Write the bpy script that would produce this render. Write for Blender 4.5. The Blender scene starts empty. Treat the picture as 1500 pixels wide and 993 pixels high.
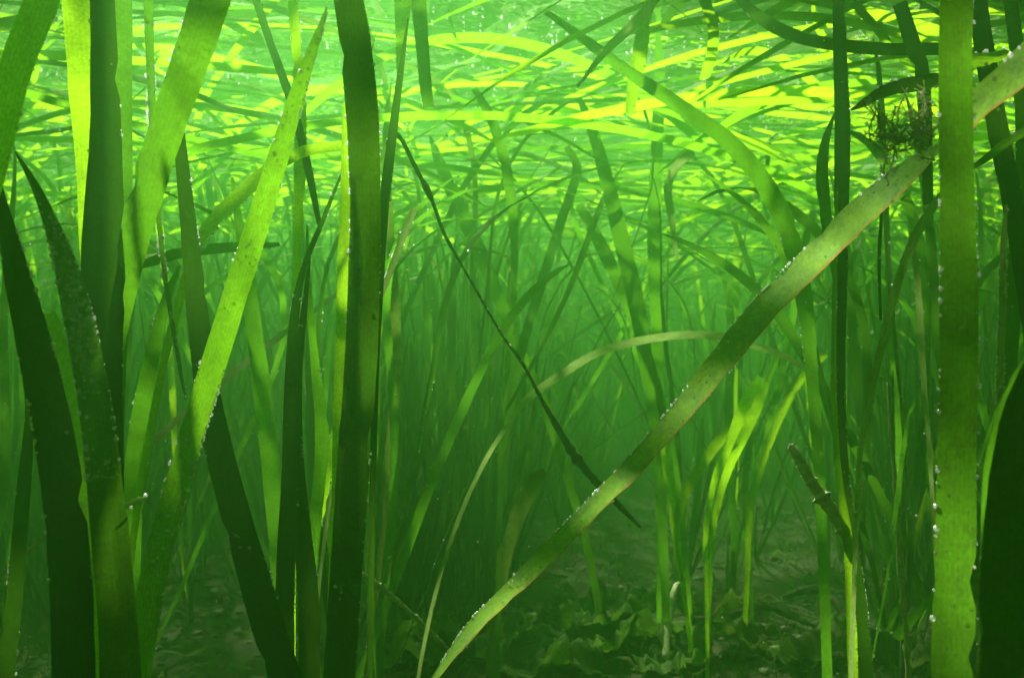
import bpy, math, random
import numpy as np
from mathutils import Vector, Matrix, noise

# ------------------------------------------------------------------ render, camera, light
sc = bpy.context.scene
sc.render.engine = 'CYCLES'
sc.cycles.use_denoising = True
sc.cycles.use_adaptive_sampling = True
sc.cycles.adaptive_threshold = 0.02
sc.cycles.max_bounces = 5
sc.cycles.diffuse_bounces = 2
sc.cycles.glossy_bounces = 2
sc.cycles.transmission_bounces = 2
sc.cycles.transparent_max_bounces = 8
sc.cycles.volume_bounces = 1
sc.cycles.sample_clamp_indirect = 4.0
sc.view_settings.view_transform = 'Standard'
sc.view_settings.look = 'None'
sc.view_settings.gamma = 1.0
sc.view_settings.use_curve_mapping = False
sc.view_settings.exposure = 2.1

PW, PH = 1500.0, 993.0          # photograph size in pixels
HFOV = math.radians(60.0)
F = PW / 2 / math.tan(HFOV / 2)  # focal length in photo pixels
CAM = Vector((0.0, 0.0, 0.30))   # metres above the seabed
SURF = 0.66                      # water depth
HORIZON = 535.0
PITCH = math.atan((HORIZON - PH / 2) / F)

cam_d = bpy.data.cameras.new('camera')
cam_d.sensor_width = 36.0
cam_d.lens = 18.0 / math.tan(HFOV / 2)
cam_d.clip_start = 0.004
cam_d.clip_end = 500.0
cam_d.dof.use_dof = True
cam_d.dof.focus_distance = 0.40
cam_d.dof.aperture_fstop = 24.0
cam = bpy.data.objects.new('camera', cam_d)
cam.location = CAM
cam.rotation_euler = (math.pi / 2 + PITCH, 0, 0)
sc.collection.objects.link(cam)
sc.camera = cam
ROT = cam.rotation_euler.to_matrix()

SUN = Vector((-0.24, 0.80, 0.95)).normalized()      # towards the sun, as seen in the water
world = bpy.data.worlds.new('World')
sc.world = world
world.use_nodes = True
wn = world.node_tree
sky = wn.nodes.new('ShaderNodeTexSky')
sky.sky_type = 'NISHITA'
sky.sun_disc = False
sky.sun_elevation = math.asin(SUN.z)
sky.sun_rotation = math.atan2(SUN.x, SUN.y)
wn.links.new(sky.outputs[0], wn.nodes['Background'].inputs[0])
wn.nodes['Background'].inputs[1].default_value = 0.05
sun_d = bpy.data.lights.new('sun', 'SUN')
sun_d.energy = 5.0
sun_d.angle = math.radians(3.0)     # the rippled surface spreads the sun
sun_d.color = (1.0, 0.95, 0.84)
sun = bpy.data.objects.new('sun', sun_d)
sun.rotation_euler = SUN.to_track_quat('Z', 'Y').to_euler()
sun.location = (0, 0, 5)
sc.collection.objects.link(sun)

rng = random.Random(11)
nrs = np.random.RandomState(5)


def px(x, y, d):
    """point seen at photo pixel x, y at distance d along the optical axis"""
    v = ROT @ Vector(((x - PW / 2) / F * d, -(y - PH / 2) / F * d, -d))
    return CAM + v


# ------------------------------------------------------------------ materials
def new_mat(name):
    m = bpy.data.materials.new(name)
    m.use_nodes = True
    nt = m.node_tree
    nt.nodes.clear()
    return m, nt, nt.nodes, nt.links


def leaf_material(name, refl, trans, spot, spot_amt=0.35, vein=0.09, tmix=0.55, gloss=0.05, spot_scale=1.0, edge=None):
    m, nt, N, L = new_mat(name)
    uv = N.new('ShaderNodeUVMap')
    sep = N.new('ShaderNodeSeparateXYZ')
    L.new(uv.outputs[0], sep.inputs[0])
    info = N.new('ShaderNodeObjectInfo')
    # blotches: stretched along the leaf
    comb = N.new('ShaderNodeCombineXYZ')
    mulu = N.new('ShaderNodeMath'); mulu.operation = 'MULTIPLY'; mulu.inputs[1].default_value = 1.3
    L.new(sep.outputs[0], mulu.inputs[0])
    L.new(mulu.outputs[0], comb.inputs[0])
    L.new(sep.outputs[1], comb.inputs[1])
    rz = N.new('ShaderNodeMath'); rz.operation = 'MULTIPLY'; rz.inputs[1].default_value = 37.0
    L.new(info.outputs['Random'], rz.inputs[0])
    L.new(rz.outputs[0], comb.inputs[2])
    n1 = N.new('ShaderNodeTexNoise'); n1.inputs['Scale'].default_value = 1.1 * spot_scale; n1.inputs['Detail'].default_value = 6; n1.inputs['Roughness'].default_value = 0.68
    L.new(comb.outputs[0], n1.inputs['Vector'])
    r1 = N.new('ShaderNodeValToRGB')
    r1.color_ramp.elements[0].position = 0.46; r1.color_ramp.elements[1].position = 0.72
    L.new(n1.outputs[0], r1.inputs[0])
    # parallel veins
    vs = N.new('ShaderNodeMath'); vs.operation = 'MULTIPLY'; vs.inputs[1].default_value = 2 * math.pi * 8.5
    L.new(sep.outputs[0], vs.inputs[0])
    sn = N.new('ShaderNodeMath'); sn.operation = 'SINE'
    L.new(vs.outputs[0], sn.inputs[0])
    ab = N.new('ShaderNodeMath'); ab.operation = 'MULTIPLY_ADD'; ab.inputs[1].default_value = vein * 0.5; ab.inputs[2].default_value = 1.0 - vein * 0.5
    L.new(sn.outputs[0], ab.inputs[0])
    # object brightness
    br = N.new('ShaderNodeMapRange'); br.inputs['To Min'].default_value = 0.7; br.inputs['To Max'].default_value = 1.25
    L.new(info.outputs['Random'], br.inputs[0])
    val = N.new('ShaderNodeMath'); val.operation = 'MULTIPLY'
    L.new(ab.outputs[0], val.inputs[0]); L.new(br.outputs[0], val.inputs[1])
    n2 = N.new('ShaderNodeTexNoise'); n2.inputs['Scale'].default_value = 7.0; n2.inputs['Detail'].default_value = 5; n2.inputs['Roughness'].default_value = 0.75
    L.new(comb.outputs[0], n2.inputs['Vector'])
    gr = N.new('ShaderNodeMapRange'); gr.inputs['From Min'].default_value = 0.3; gr.inputs['From Max'].default_value = 0.7; gr.inputs['To Min'].default_value = 0.68; gr.inputs['To Max'].default_value = 1.25
    L.new(n2.outputs[0], gr.inputs[0])
    v2 = N.new('ShaderNodeMath'); v2.operation = 'MULTIPLY'
    L.new(val.outputs[0], v2.inputs[0]); L.new(gr.outputs[0], v2.inputs[1])
    val = v2
    fac = N.new('ShaderNodeMath'); fac.operation = 'MULTIPLY'; fac.inputs[1].default_value = spot_amt
    L.new(r1.outputs[0], fac.inputs[0])

    def col(c, s):
        mx = N.new('ShaderNodeMix'); mx.data_type = 'RGBA'
        mx.inputs[6].default_value = (*c, 1); mx.inputs[7].default_value = (*s, 1)
        L.new(fac.outputs[0], mx.inputs[0])
        out = mx.outputs[2]
        if edge:
            e1 = N.new('ShaderNodeMapRange'); e1.inputs['From Min'].default_value = edge[0]; e1.inputs['From Max'].default_value = edge[1]
            L.new(sep.outputs[0], e1.inputs[0])
            m2 = N.new('ShaderNodeMix'); m2.data_type = 'RGBA'; m2.inputs[7].default_value = (*edge[2], 1)
            L.new(e1.outputs[0], m2.inputs[0]); L.new(out, m2.inputs[6])
            out = m2.outputs[2]
        hv = N.new('ShaderNodeHueSaturation')
        L.new(out, hv.inputs['Color']); L.new(val.outputs[0], hv.inputs['Value'])
        return hv.outputs[0]
    d = N.new('ShaderNodeBsdfDiffuse'); t = N.new('ShaderNodeBsdfTranslucent')
    L.new(col(refl, spot), d.inputs[0])
    L.new(col(trans, tuple(0.5 * a + 0.3 * b for a, b in zip(spot, trans))), t.inputs[0])
    bump = N.new('ShaderNodeBump'); bump.inputs['Strength'].default_value = 0.25; bump.inputs['Distance'].default_value = 0.0003
    L.new(val.outputs[0], bump.inputs['Height'])
    bump2 = N.new('ShaderNodeBump'); bump2.inputs['Strength'].default_value = 0.3; bump2.inputs['Distance'].default_value = 0.0006
    L.new(n1.outputs[0], bump2.inputs['Height']); L.new(bump.outputs[0], bump2.inputs['Normal'])
    g = N.new('ShaderNodeBsdfGlossy'); g.inputs['Roughness'].default_value = 0.58
    g.inputs[0].default_value = (0.55, 0.7, 0.4, 1)
    for s in (d, t, g):
        L.new(bump2.outputs[0], s.inputs['Normal'])
    mx = N.new('ShaderNodeMixShader'); mx.inputs[0].default_value = tmix
    L.new(d.outputs[0], mx.inputs[1]); L.new(t.outputs[0], mx.inputs[2])
    mg = N.new('ShaderNodeMixShader'); mg.inputs[0].default_value = gloss * 0.7
    L.new(mx.outputs[0], mg.inputs[1]); L.new(g.outputs[0], mg.inputs[2])
    o = N.new('ShaderNodeOutputMaterial')
    L.new(mg.outputs[0], o.inputs[0])
    return m


M = {}
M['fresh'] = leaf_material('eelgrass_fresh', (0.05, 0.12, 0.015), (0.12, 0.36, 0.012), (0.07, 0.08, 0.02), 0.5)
M['bright'] = leaf_material('eelgrass_sunlit', (0.10, 0.21, 0.02), (0.39, 0.76, 0.015), (0.10, 0.12, 0.02), 0.42, tmix=0.75)  # glow of sunlit leaves put into the colour and raised translucency
M['dark'] = leaf_material('eelgrass_shaded', (0.017, 0.045, 0.006), (0.04, 0.12, 0.006), (0.03, 0.04, 0.01), 0.5, tmix=0.5)  # darkness of shaded, backlit blades put into the leaf colour
M['lush'] = leaf_material('eelgrass_lush', (0.07, 0.18, 0.015), (0.20, 0.52, 0.01), (0.07, 0.09, 0.02), 0.45, vein=0.13, tmix=0.68)
M['feather'] = leaf_material('hydroid_feather', (0.45, 0.50, 0.28), (0.60, 0.66, 0.36), (0.3, 0.3, 0.15), 0.3, tmix=0.5, gloss=0.02)
M['mid'] = leaf_material('eelgrass_midtone', (0.03, 0.085, 0.01), (0.075, 0.22, 0.008), (0.05, 0.055, 0.015), 0.6)  # tone between the fresh and the dark leaf
M['old'] = leaf_material('eelgrass_old', (0.09, 0.11, 0.03), (0.16, 0.26, 0.03), (0.07, 0.055, 0.02), 0.8, tmix=0.4, gloss=0.03)
M['decay'] = leaf_material('eelgrass_decaying', (0.22, 0.37, 0.10), (0.22, 0.41, 0.05), (0.13, 0.23, 0.15), 1.0, vein=0.05, tmix=0.45, gloss=0.06, spot_scale=0.45, edge=(0.14, 0.02, (0.36, 0.20, 0.05)))
M['dead'] = leaf_material('eelgrass_dead', (0.05, 0.045, 0.018), (0.05, 0.05, 0.015), (0.03, 0.025, 0.012), 0.8, tmix=0.25, gloss=0.02)
M['pale'] = leaf_material('eelgrass_bleached', (0.22, 0.30, 0.10), (0.28, 0.42, 0.10), (0.14, 0.14, 0.06), 0.7, tmix=0.4, gloss=0.03)
M['lettuce'] = leaf_material('sea_lettuce', (0.07, 0.15, 0.025), (0.18, 0.40, 0.03), (0.03, 0.05, 0.015), 0.8, vein=0.0, tmix=0.32, gloss=0.02, spot_scale=2.5)


def bubble_material():
    m, nt, N, L = new_mat('air_bubble')
    g = N.new('ShaderNodeBsdfGlossy'); g.inputs['Roughness'].default_value = 0.2
    g.inputs[0].default_value = (0.95, 0.97, 0.92, 1)
    t = N.new('ShaderNodeBsdfTranslucent'); t.inputs[0].default_value = (0.95, 0.97, 0.9, 1)
    mx = N.new('ShaderNodeMixShader'); mx.inputs[0].default_value = 0.5
    L.new(g.outputs[0], mx.inputs[1]); L.new(t.outputs[0], mx.inputs[2])
    tp = N.new('ShaderNodeBsdfTransparent')
    m2 = N.new('ShaderNodeMixShader'); m2.inputs[0].default_value = 0.5
    L.new(mx.outputs[0], m2.inputs[1]); L.new(tp.outputs[0], m2.inputs[2])
    o = N.new('ShaderNodeOutputMaterial')
    L.new(m2.outputs[0], o.inputs[0])
    return m


M['bubble'] = bubble_material()


def plain_material(name, c1, c2, scale, rough=0.9, bump=0.4, dist=0.002, c3=None):
    m, nt, N, L = new_mat(name)
    tc = N.new('ShaderNodeTexCoord')
    n1 = N.new('ShaderNodeTexNoise'); n1.inputs['Scale'].default_value = scale; n1.inputs['Detail'].default_value = 8; n1.inputs['Roughness'].default_value = 0.7
    L.new(tc.outputs['Object'], n1.inputs['Vector'])
    r = N.new('ShaderNodeValToRGB')
    r.color_ramp.elements[0].position = 0.34; r.color_ramp.elements[1].position = 0.68
    r.color_ramp.elements[0].color = (*c1, 1); r.color_ramp.elements[1].color = (*c2, 1)
    L.new(n1.outputs[0], r.inputs[0])
    colour = r.outputs[0]
    if c3:
        n2 = N.new('ShaderNodeTexNoise'); n2.inputs['Scale'].default_value = scale * 0.12; n2.inputs['Detail'].default_value = 4
        L.new(tc.outputs['Object'], n2.inputs['Vector'])
        r2 = N.new('ShaderNodeValToRGB'); r2.color_ramp.elements[0].position = 0.48; r2.color_ramp.elements[1].position = 0.62
        L.new(n2.outputs[0], r2.inputs[0])
        mx = N.new('ShaderNodeMix'); mx.data_type = 'RGBA'; mx.inputs[7].default_value = (*c3, 1)
        L.new(r2.outputs[0], mx.inputs[0]); L.new(colour, mx.inputs[6])
        colour = mx.outputs[2]
    b = N.new('ShaderNodeBump'); b.inputs['Strength'].default_value = bump; b.inputs['Distance'].default_value = dist
    L.new(n1.outputs[0], b.inputs['Height'])
    p = N.new('ShaderNodeBsdfPrincipled'); p.inputs['Roughness'].default_value = rough
    p.inputs['Specular IOR Level'].default_value = 0.15
    L.new(colour, p.inputs['Base Color']); L.new(b.outputs[0], p.inputs['Normal'])
    o = N.new('ShaderNodeOutputMaterial'); L.new(p.outputs[0], o.inputs[0])
    return m


M['silt'] = plain_material('silt', (0.022, 0.022, 0.009), (0.085, 0.085, 0.03), 26.0, bump=0.8, dist=0.006, c3=(0.06, 0.075, 0.025))
M['crumb'] = plain_material('shell_crumb', (0.05, 0.05, 0.02), (0.34, 0.34, 0.20), 35.0, bump=0.2)
M['twig'] = plain_material('rotting_stalk', (0.02, 0.018, 0.008), (0.075, 0.065, 0.03), 220.0, bump=0.7, dist=0.001)
M['fuzz'] = plain_material('epiphyte_fuzz', (0.34, 0.38, 0.16), (0.58, 0.60, 0.32), 300.0, bump=0.5, dist=0.001)
M['turf'] = plain_material('algal_turf', (0.06, 0.11, 0.02), (0.16, 0.24, 0.05), 60.0, bump=0.3, dist=0.001)
M['speck'] = plain_material('suspended_matter', (0.45, 0.5, 0.35), (0.7, 0.72, 0.6), 100.0, bump=0.1)


def water_surface_material():
    """clear interface: passes light inside Snell's window, mirrors beyond the critical angle"""
    m, nt, N, L = new_mat('water_surface')
    tc = N.new('ShaderNodeTexCoord')
    n = N.new('ShaderNodeTexNoise'); n.inputs['Scale'].default_value = 18.0; n.inputs['Detail'].default_value = 3
    L.new(tc.outputs['Object'], n.inputs['Vector'])
    b = N.new('ShaderNodeBump'); b.inputs['Strength'].default_value = 0.5; b.inputs['Distance'].default_value = 0.006
    L.new(n.outputs[0], b.inputs['Height'])
    fr = N.new('ShaderNodeFresnel'); fr.inputs['IOR'].default_value = 1.33
    tr = N.new('ShaderNodeBsdfTransparent')
    gl = N.new('ShaderNodeBsdfGlossy'); gl.inputs['Roughness'].default_value = 0.05
    gl.inputs[0].default_value = (1, 1, 1, 1)
    L.new(b.outputs[0], gl.inputs['Normal'])
    mx = N.new('ShaderNodeMixShader')
    L.new(fr.outputs[0], mx.inputs[0]); L.new(tr.outputs[0], mx.inputs[1]); L.new(gl.outputs[0], mx.inputs[2])
    o = N.new('ShaderNodeOutputMaterial'); L.new(mx.outputs[0], o.inputs[0])
    return m


M['surface'] = water_surface_material()

# ------------------------------------------------------------------ helpers
COL = sc.collection


def tag(o, label=None, cat=None, group=None, kind=None):
    if label: o['label'] = label
    if cat: o['category'] = cat
    if group: o['group'] = group
    if kind: o['kind'] = kind
    return o


def link(name, mesh, mat=None, parent=None):
    o = bpy.data.objects.new(name, mesh)
    if mesh is not None and mat is not None and not mesh.materials:
        mesh.materials.append(mat)
    COL.objects.link(o)
    if parent is not None:
        o.parent = parent
    return o


def mesh_from(name, verts, faces, uvs=None, smooth=True):
    me = bpy.data.meshes.new(name)
    me.from_pydata([tuple(v) for v in verts], [], faces)
    if uvs is not None:
        lay = me.uv_layers.new(name='UVMap')
        li = np.empty(len(me.loops), dtype=np.int32)
        me.loops.foreach_get('vertex_index', li)
        lay.data.foreach_set('uv', np.asarray(uvs, dtype=np.float32)[li].ravel())
    if smooth:
        me.polygons.foreach_set('use_smooth', np.ones(len(me.polygons), dtype=bool))
    me.update()
    return me


def catmull(P, n):
    """resample an (k, m) array of control points to n points"""
    P = np.asarray(P, float)
    k = len(P)
    if k == 2:
        t = np.linspace(0, 1, n)[:, None]
        return P[0] * (1 - t) + P[1] * t
    Q = np.vstack([2 * P[0] - P[1], P, 2 * P[-1] - P[-2]])
    seg = np.linalg.norm(np.diff(P[:, :3], axis=0), axis=1) + 1e-9
    cum = np.concatenate([[0], np.cumsum(seg)])
    out = []
    for s in np.linspace(0, cum[-1], n):
        i = min(int(np.searchsorted(cum, s, side='right')) - 1, k - 2)
        t = (s - cum[i]) / seg[i]
        p0, p1, p2, p3 = Q[i], Q[i + 1], Q[i + 2], Q[i + 3]
        out.append(0.5 * ((2 * p1) + (-p0 + p2) * t + (2 * p0 - 5 * p1 + 4 * p2 - p3) * t * t + (-p0 + 3 * p1 - 3 * p2 + p3) * t ** 3))
    return np.array(out)


def unit(a):
    return a / (np.linalg.norm(a, axis=-1, keepdims=True) + 1e-12)


class Ribbon:
    """a leaf: centre line, width, side vector along its length"""
    def __init__(self, C, W, S, cup=0.08, across=4, ragged=0.0, wav=0.0, seed=0):
        C = np.asarray(C, float); W = np.asarray(W, float); S = np.asarray(S, float)
        self.C, self.W = C, W
        T = unit(np.gradient(C, axis=0))
        S = unit(S - T * np.sum(S * T, axis=1, keepdims=True))
        Nn = unit(np.cross(T, S))
        self.T, self.S, self.N = T, S, Nn
        n = len(C)
        self.len = np.concatenate([[0], np.cumsum(np.linalg.norm(np.diff(C, axis=0), axis=1))])
        r = np.random.RandomState(seed)
        verts, uvs = [], []
        us = np.linspace(0, 1, across + 1)
        self.cup = cup
        jag = np.zeros((n, 2))
        if ragged:
            jag = -np.abs(r.randn(n, 2)) * ragged
        jag = jag - (r.rand(n, 2) < 0.035) * r.rand(n, 2) * 0.35      # bites and nicks
        ph = r.rand(2) * 6.28
        for i in range(n):
            for u in us:
                x = (u - 0.5) * 2
                f = 1.0 + (jag[i, 0] if x < -0.9 else jag[i, 1] if x > 0.9 else 0)
                off = cup * (1 - x * x) * W[i]
                if wav:
                    off += wav * W[i] * x * math.sin(self.len[i] * 95 + ph[0] + (1.3 if x > 0 else 0))
                verts.append(C[i] + S[i] * (x * W[i] / 2 * f) + Nn[i] * off)
                uvs.append((u, self.len[i] * 100))
        faces = []
        k = across + 1
        for i in range(n - 1):
            for j in range(across):
                a = i * k + j
                faces.append((a, a + 1, a + k + 1, a + k))
        self.verts, self.faces, self.uvs = verts, faces, uvs

    def mesh(self, name):
        return mesh_from(name, self.verts, self.faces, self.uvs)

    def point(self, s, u, lift=0.0, side=1):
        """point at fraction s of the samples, u in -1..1 across"""
        f = s * (len(self.C) - 1); i = min(int(f), len(self.C) - 2); t = f - i
        L = lambda A: A[i] * (1 - t) + A[i + 1] * t
        return L(self.C) + L(self.S) * (u * L(self.W) / 2) + L(self.N) * (self.cup * (1 - u * u) * L(self.W) + side * lift)


def ico(sub):
    import bmesh
    bm = bmesh.new()
    bmesh.ops.create_icosphere(bm, subdivisions=sub, radius=1.0)
    bm.verts.ensure_lookup_table()
    v = np.array([x.co[:] for x in bm.verts]); f = np.array([[q.index for q in p.verts] for p in bm.faces])
    bm.free()
    return v, f


ICO1, ICO2 = ico(1), ico(2)


def spheres(name, pts, radii, sub=2, squash=None):
    V, Fc = ICO2 if sub == 2 else ICO1
    n = len(pts)
    pts = np.asarray(pts, float).reshape(n, 1, 3); radii = np.asarray(radii, float).reshape(n, 1, 1)
    sc_ = V[None] * radii
    if squash is not None:
        sc_ = sc_ * squash.reshape(n, 1, 3)
    verts = (sc_ + pts).reshape(-1, 3)
    faces = (Fc[None] + (np.arange(n) * len(V)).reshape(n, 1, 1)).reshape(-1, 3)
    return mesh_from(name, verts, faces.tolist())


def tube(C, R, sides=7, rough=0.0, seed=0):
    C = np.asarray(C, float); R = np.asarray(R, float); n = len(C)
    T = unit(np.gradient(C, axis=0))
    up = np.array([0.31, 0.2, 0.93])
    A = unit(np.cross(T, up)); B = np.cross(T, A)
    r = np.random.RandomState(seed)
    verts, uvs = [], []
    for i in range(n):
        for j in range(sides):
            a = 2 * math.pi * j / sides
            q = R[i] * (1 + rough * r.randn() * 0.4)
            verts.append(C[i] + (A[i] * math.cos(a) + B[i] * math.sin(a)) * q); uvs.append((j / sides, i))
    faces = [(i * sides + j, i * sides + (j + 1) % sides, (i + 1) * sides + (j + 1) % sides, (i + 1) * sides + j) for i in range(n - 1) for j in range(sides)]
    faces.append(tuple(range(sides - 1, -1, -1))); faces.append(tuple((n - 1) * sides + j for j in range(sides)))
    return verts, faces, uvs


def join(parts):
    V, Fc, U, b = [], [], [], 0
    for v, f, u in parts:
        V.extend(v); U.extend(u)
        Fc.extend([tuple(i + b for i in q) for q in f]); b += len(v)
    return V, Fc, U


# ------------------------------------------------------------------ the setting
def warp_axis(n, near, far):
    t = np.linspace(-1, 1, n)
    return np.sign(t) * (np.abs(t) * near + np.abs(t) ** 7 * (far - near))


def bed_z(x, y):
    p = Vector((x * 1.7, y * 1.7, 0.3))
    z = 0.022 * noise.noise(p) + 0.010 * noise.noise(p * 3.1) + 0.005 * noise.noise(p * 9.0) + 0.003 * noise.noise(p * 23.0)
    return z


def sheet(name, n, near, far, fn, mat, oy=0.0):
    ax = warp_axis(n, near, far)
    verts, uvs = [], []
    for j in range(n):
        for i in range(n):
            x, y = ax[i], ax[j] + oy
            verts.append((x, y, fn(x, y))); uvs.append((x, y))
    faces = [(j * n + i, j * n + i + 1, (j + 1) * n + i + 1, (j + 1) * n + i) for j in range(n - 1) for i in range(n - 1)]
    o = link(name, mesh_from(name, verts, faces, uvs), mat)
    return o


def far_fade(x, y):
    r = math.hypot(x, y)
    return 1.0 if r < 4 else max(0.0, 1 - (r - 4) / 4)


tag(sheet('seabed', 240, 3.2, 60.0, lambda x, y: bed_z(x, y) * far_fade(x, y), M['silt'], 1.4), kind='structure')


def wave_z(x, y):
    a = 0.0055 * math.sin(5.1 * x + 9.2 * y + 0.4) + 0.004 * math.sin(-8.3 * x + 14.0 * y + 1.9) + 0.0028 * math.sin(21 * x + 11 * y) + 0.002 * math.sin(-17 * x + 33 * y + 2.2)
    return SURF + a * far_fade(x, y)


tag(sheet('water_surface', 260, 3.0, 60.0, wave_z, M['surface'], 1.4), kind='structure')

# the green, plankton-rich water itself
hv = [(x, y, z) for x in (-45, 45) for y in (-45, 45) for z in (-1.1, SURF + 0.04)]
hf = [(0, 1, 3, 2), (4, 6, 7, 5), (0, 4, 5, 1), (2, 3, 7, 6), (0, 2, 6, 4), (1, 5, 7, 3)]
haze = link('haze', mesh_from('haze', hv, hf, smooth=False))
hm, hnt, HN, HL = new_mat('green_water')
pv = HN.new('ShaderNodeVolumePrincipled')
pv.inputs['Color'].default_value = (0.17, 0.63, 0.115, 1)
pv.inputs['Absorption Color'].default_value = (0.0, 0.0, 0.0, 1)
pv.inputs['Density'].default_value = 0.66
pv.inputs['Anisotropy'].default_value = 0.78
ho = HN.new('ShaderNodeOutputMaterial')
HL.new(pv.outputs[0], ho.inputs['Volume'])
haze.data.materials.append(hm)
tag(haze, 'green hazy water filling the whole meadow', 'water', kind='stuff')

# ------------------------------------------------------------------ blades traced from the photograph
def bubbles_on(rb, o, spec, r0=0.00035, r1=0.0008, seed=0, smin=0.0, smax=1.0):
    """spec: (left edge, right edge, face) counts"""
    r = random.Random(seed)
    pts, rad = [], []
    for cnt, us in ((spec[0], (-1.0, -0.93)), (spec[1], (0.93, 1.0)), (spec[2], (-0.85, 0.85))):
        k = 0
        cnt = int(cnt * 1.6)
        while k < cnt:
            s0 = smin + (smax - smin) * r.random()
            if noise.noise(Vector((s0 * 16.0, seed * 3.7, cnt))) < r.uniform(-0.35, 0.15): k += 0.5; continue
            for q in range(r.choice((1, 1, 2, 3, 6))):
                s = s0 + q * r.uniform(0.002, 0.008) + r.gauss(0, 0.001)
                if 0 < s < 1:
                    rr = r0 + (r1 - r0) * r.random() ** 2.2
                    u = r.uniform(*us)
                    # on the side that faces the camera
                    p = rb.point(s, u)
                    i = min(int(s * (len(rb.C) - 1)), len(rb.C) - 1)
                    sd = 1 if np.dot(rb.N[i], np.array(CAM) - p) > 0 else -1
                    if r.random() < 0.12: sd = -sd
                    pts.append(rb.point(s, u, rr * 0.75, sd)); rad.append(rr)
                k += 1
    if pts:
        b = link('bubble_coating', spheres('bubble_coating', pts, rad, 2), M['bubble'], o)
        tag(b, kind='stuff')


def trace(pts, d, roll=0.0, up=False, down=True, trail=None, n=None, ragged=0.022, wav=0.04, cup=0.08, seed=0, twist=0.0):
    """pts: (x, y, width) in photo pixels from base to tip; d: distance at base and tip"""
    P = []
    k = len(pts)
    d0, d1 = d if isinstance(d, tuple) else (d, d)
    cums = [0]
    for a, b in zip(pts[:-1], pts[1:]):
        cums.append(cums[-1] + math.hypot(a[0] - b[0], a[1] - b[1]))
    for c, (x, y, w) in zip(cums, pts):
        dd = d0 + (d1 - d0) * c / cums[-1]
        q = px(x, y, dd)
        P.append((q.x, q.y, q.z, w * dd / F))
    lead = []
    if down:
        q = Vector(P[0][:3]); dr = (q - Vector(P[1][:3])).normalized(); w = P[0][3]
        while q.z > -0.012:
            dr = (dr * 0.82 + Vector((0, 0.03, -1)) * 0.18).normalized()
            q = q + dr * 0.03
            w *= 0.97
            lead.append((q.x, q.y, q.z, w))
    tail = []
    if up:
        q = Vector(P[-1][:3]); dr = (q - Vector(P[-2][:3])).normalized(); w = P[-1][3]
        hz = Vector((trail if trail is not None else rng.uniform(-1, 1), rng.uniform(-0.2, 0.5), 0)).normalized()
        lim = 0
        while q.z < SURF - 0.03 and lim < 40:
            f = max(0.0, min(1.0, (q.z - (SURF - 0.18)) / 0.13))
            tgt = (Vector((0, 0, 1)) * (1 - f) + hz * f).normalized()
            dr = (dr * 0.8 + tgt * 0.2).normalized()
            q = q + dr * 0.025; lim += 1
            if q.z > SURF - 0.02: q.z = SURF - 0.02
            tail.append((q.x, q.y, q.z, w))
        L = rng.randint(3, 7)
        for i in range(L):
            q = q + hz * 0.03
            tail.append((q.x, q.y, SURF - 0.022, w * (1 - (i / L) ** 2 * 0.9)))
    A = np.array(lead[::-1] + P + tail)
    length = np.linalg.norm(np.diff(A[:, :3], axis=0), axis=1).sum()
    n = n or int(max(14, min(130, length / 0.006)))
    R = catmull(A, n)
    R[:, 3] = np.maximum(R[:, 3], 0.0004)
    C = R[:, :3]
    T = unit(np.gradient(C, axis=0))
    view = unit(C - np.array(CAM))
    S = unit(np.cross(T, view))
    Nn = np.cross(T, S)
    ang = math.radians(roll) + np.linspace(-0.5, 0.5, n) * math.radians(twist)
    S2 = S * np.cos(ang)[:, None] + Nn * np.sin(ang)[:, None]
    W = R[:, 3] / np.maximum(np.cos(ang), 0.35)
    rb = Ribbon(C, W, S2, cup=cup, across=6, ragged=ragged, wav=wav, seed=seed)
    rb.vis = (len(lead) / max(1, len(A) - 1), 1 - len(tail) / max(1, len(A) - 1))
    # fractions of length that are in the picture
    s = np.concatenate([[0], np.cumsum(np.linalg.norm(np.diff(A[:, :3], axis=0), axis=1))]); s /= s[-1]
    rb.vis = (s[len(lead)], s[len(lead) + len(P) - 1])
    return rb


NB = [0]


def blade(label, pts, d, mat='fresh', roll=None, up=False, down=True, bub=None, br=(0.00035, 0.0008), brange=(0, 1), name='eelgrass', cat='eelgrass', group=None, **kw):
    NB[0] += 1
    if roll is None: roll = rng.uniform(-28, 28)
    rb = trace(pts, d, roll=roll, up=up, down=down, seed=NB[0], **kw)
    o = link(name, rb.mesh(name), M[mat])
    if label: tag(o, label, cat, group)
    if bub:
        v0, v1 = rb.vis
        bubbles_on(rb, o, bub, br[0], br[1], NB[0], v0 + (v1 - v0) * brange[0], v0 + (v1 - v0) * brange[1])
    o['_'] = 0; del o['_']
    return o, rb


FGG = 'large eelgrass blades near the lens'
def fg(label, *a, **k): return blade(label, *a, group=FGG, **k)

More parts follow.
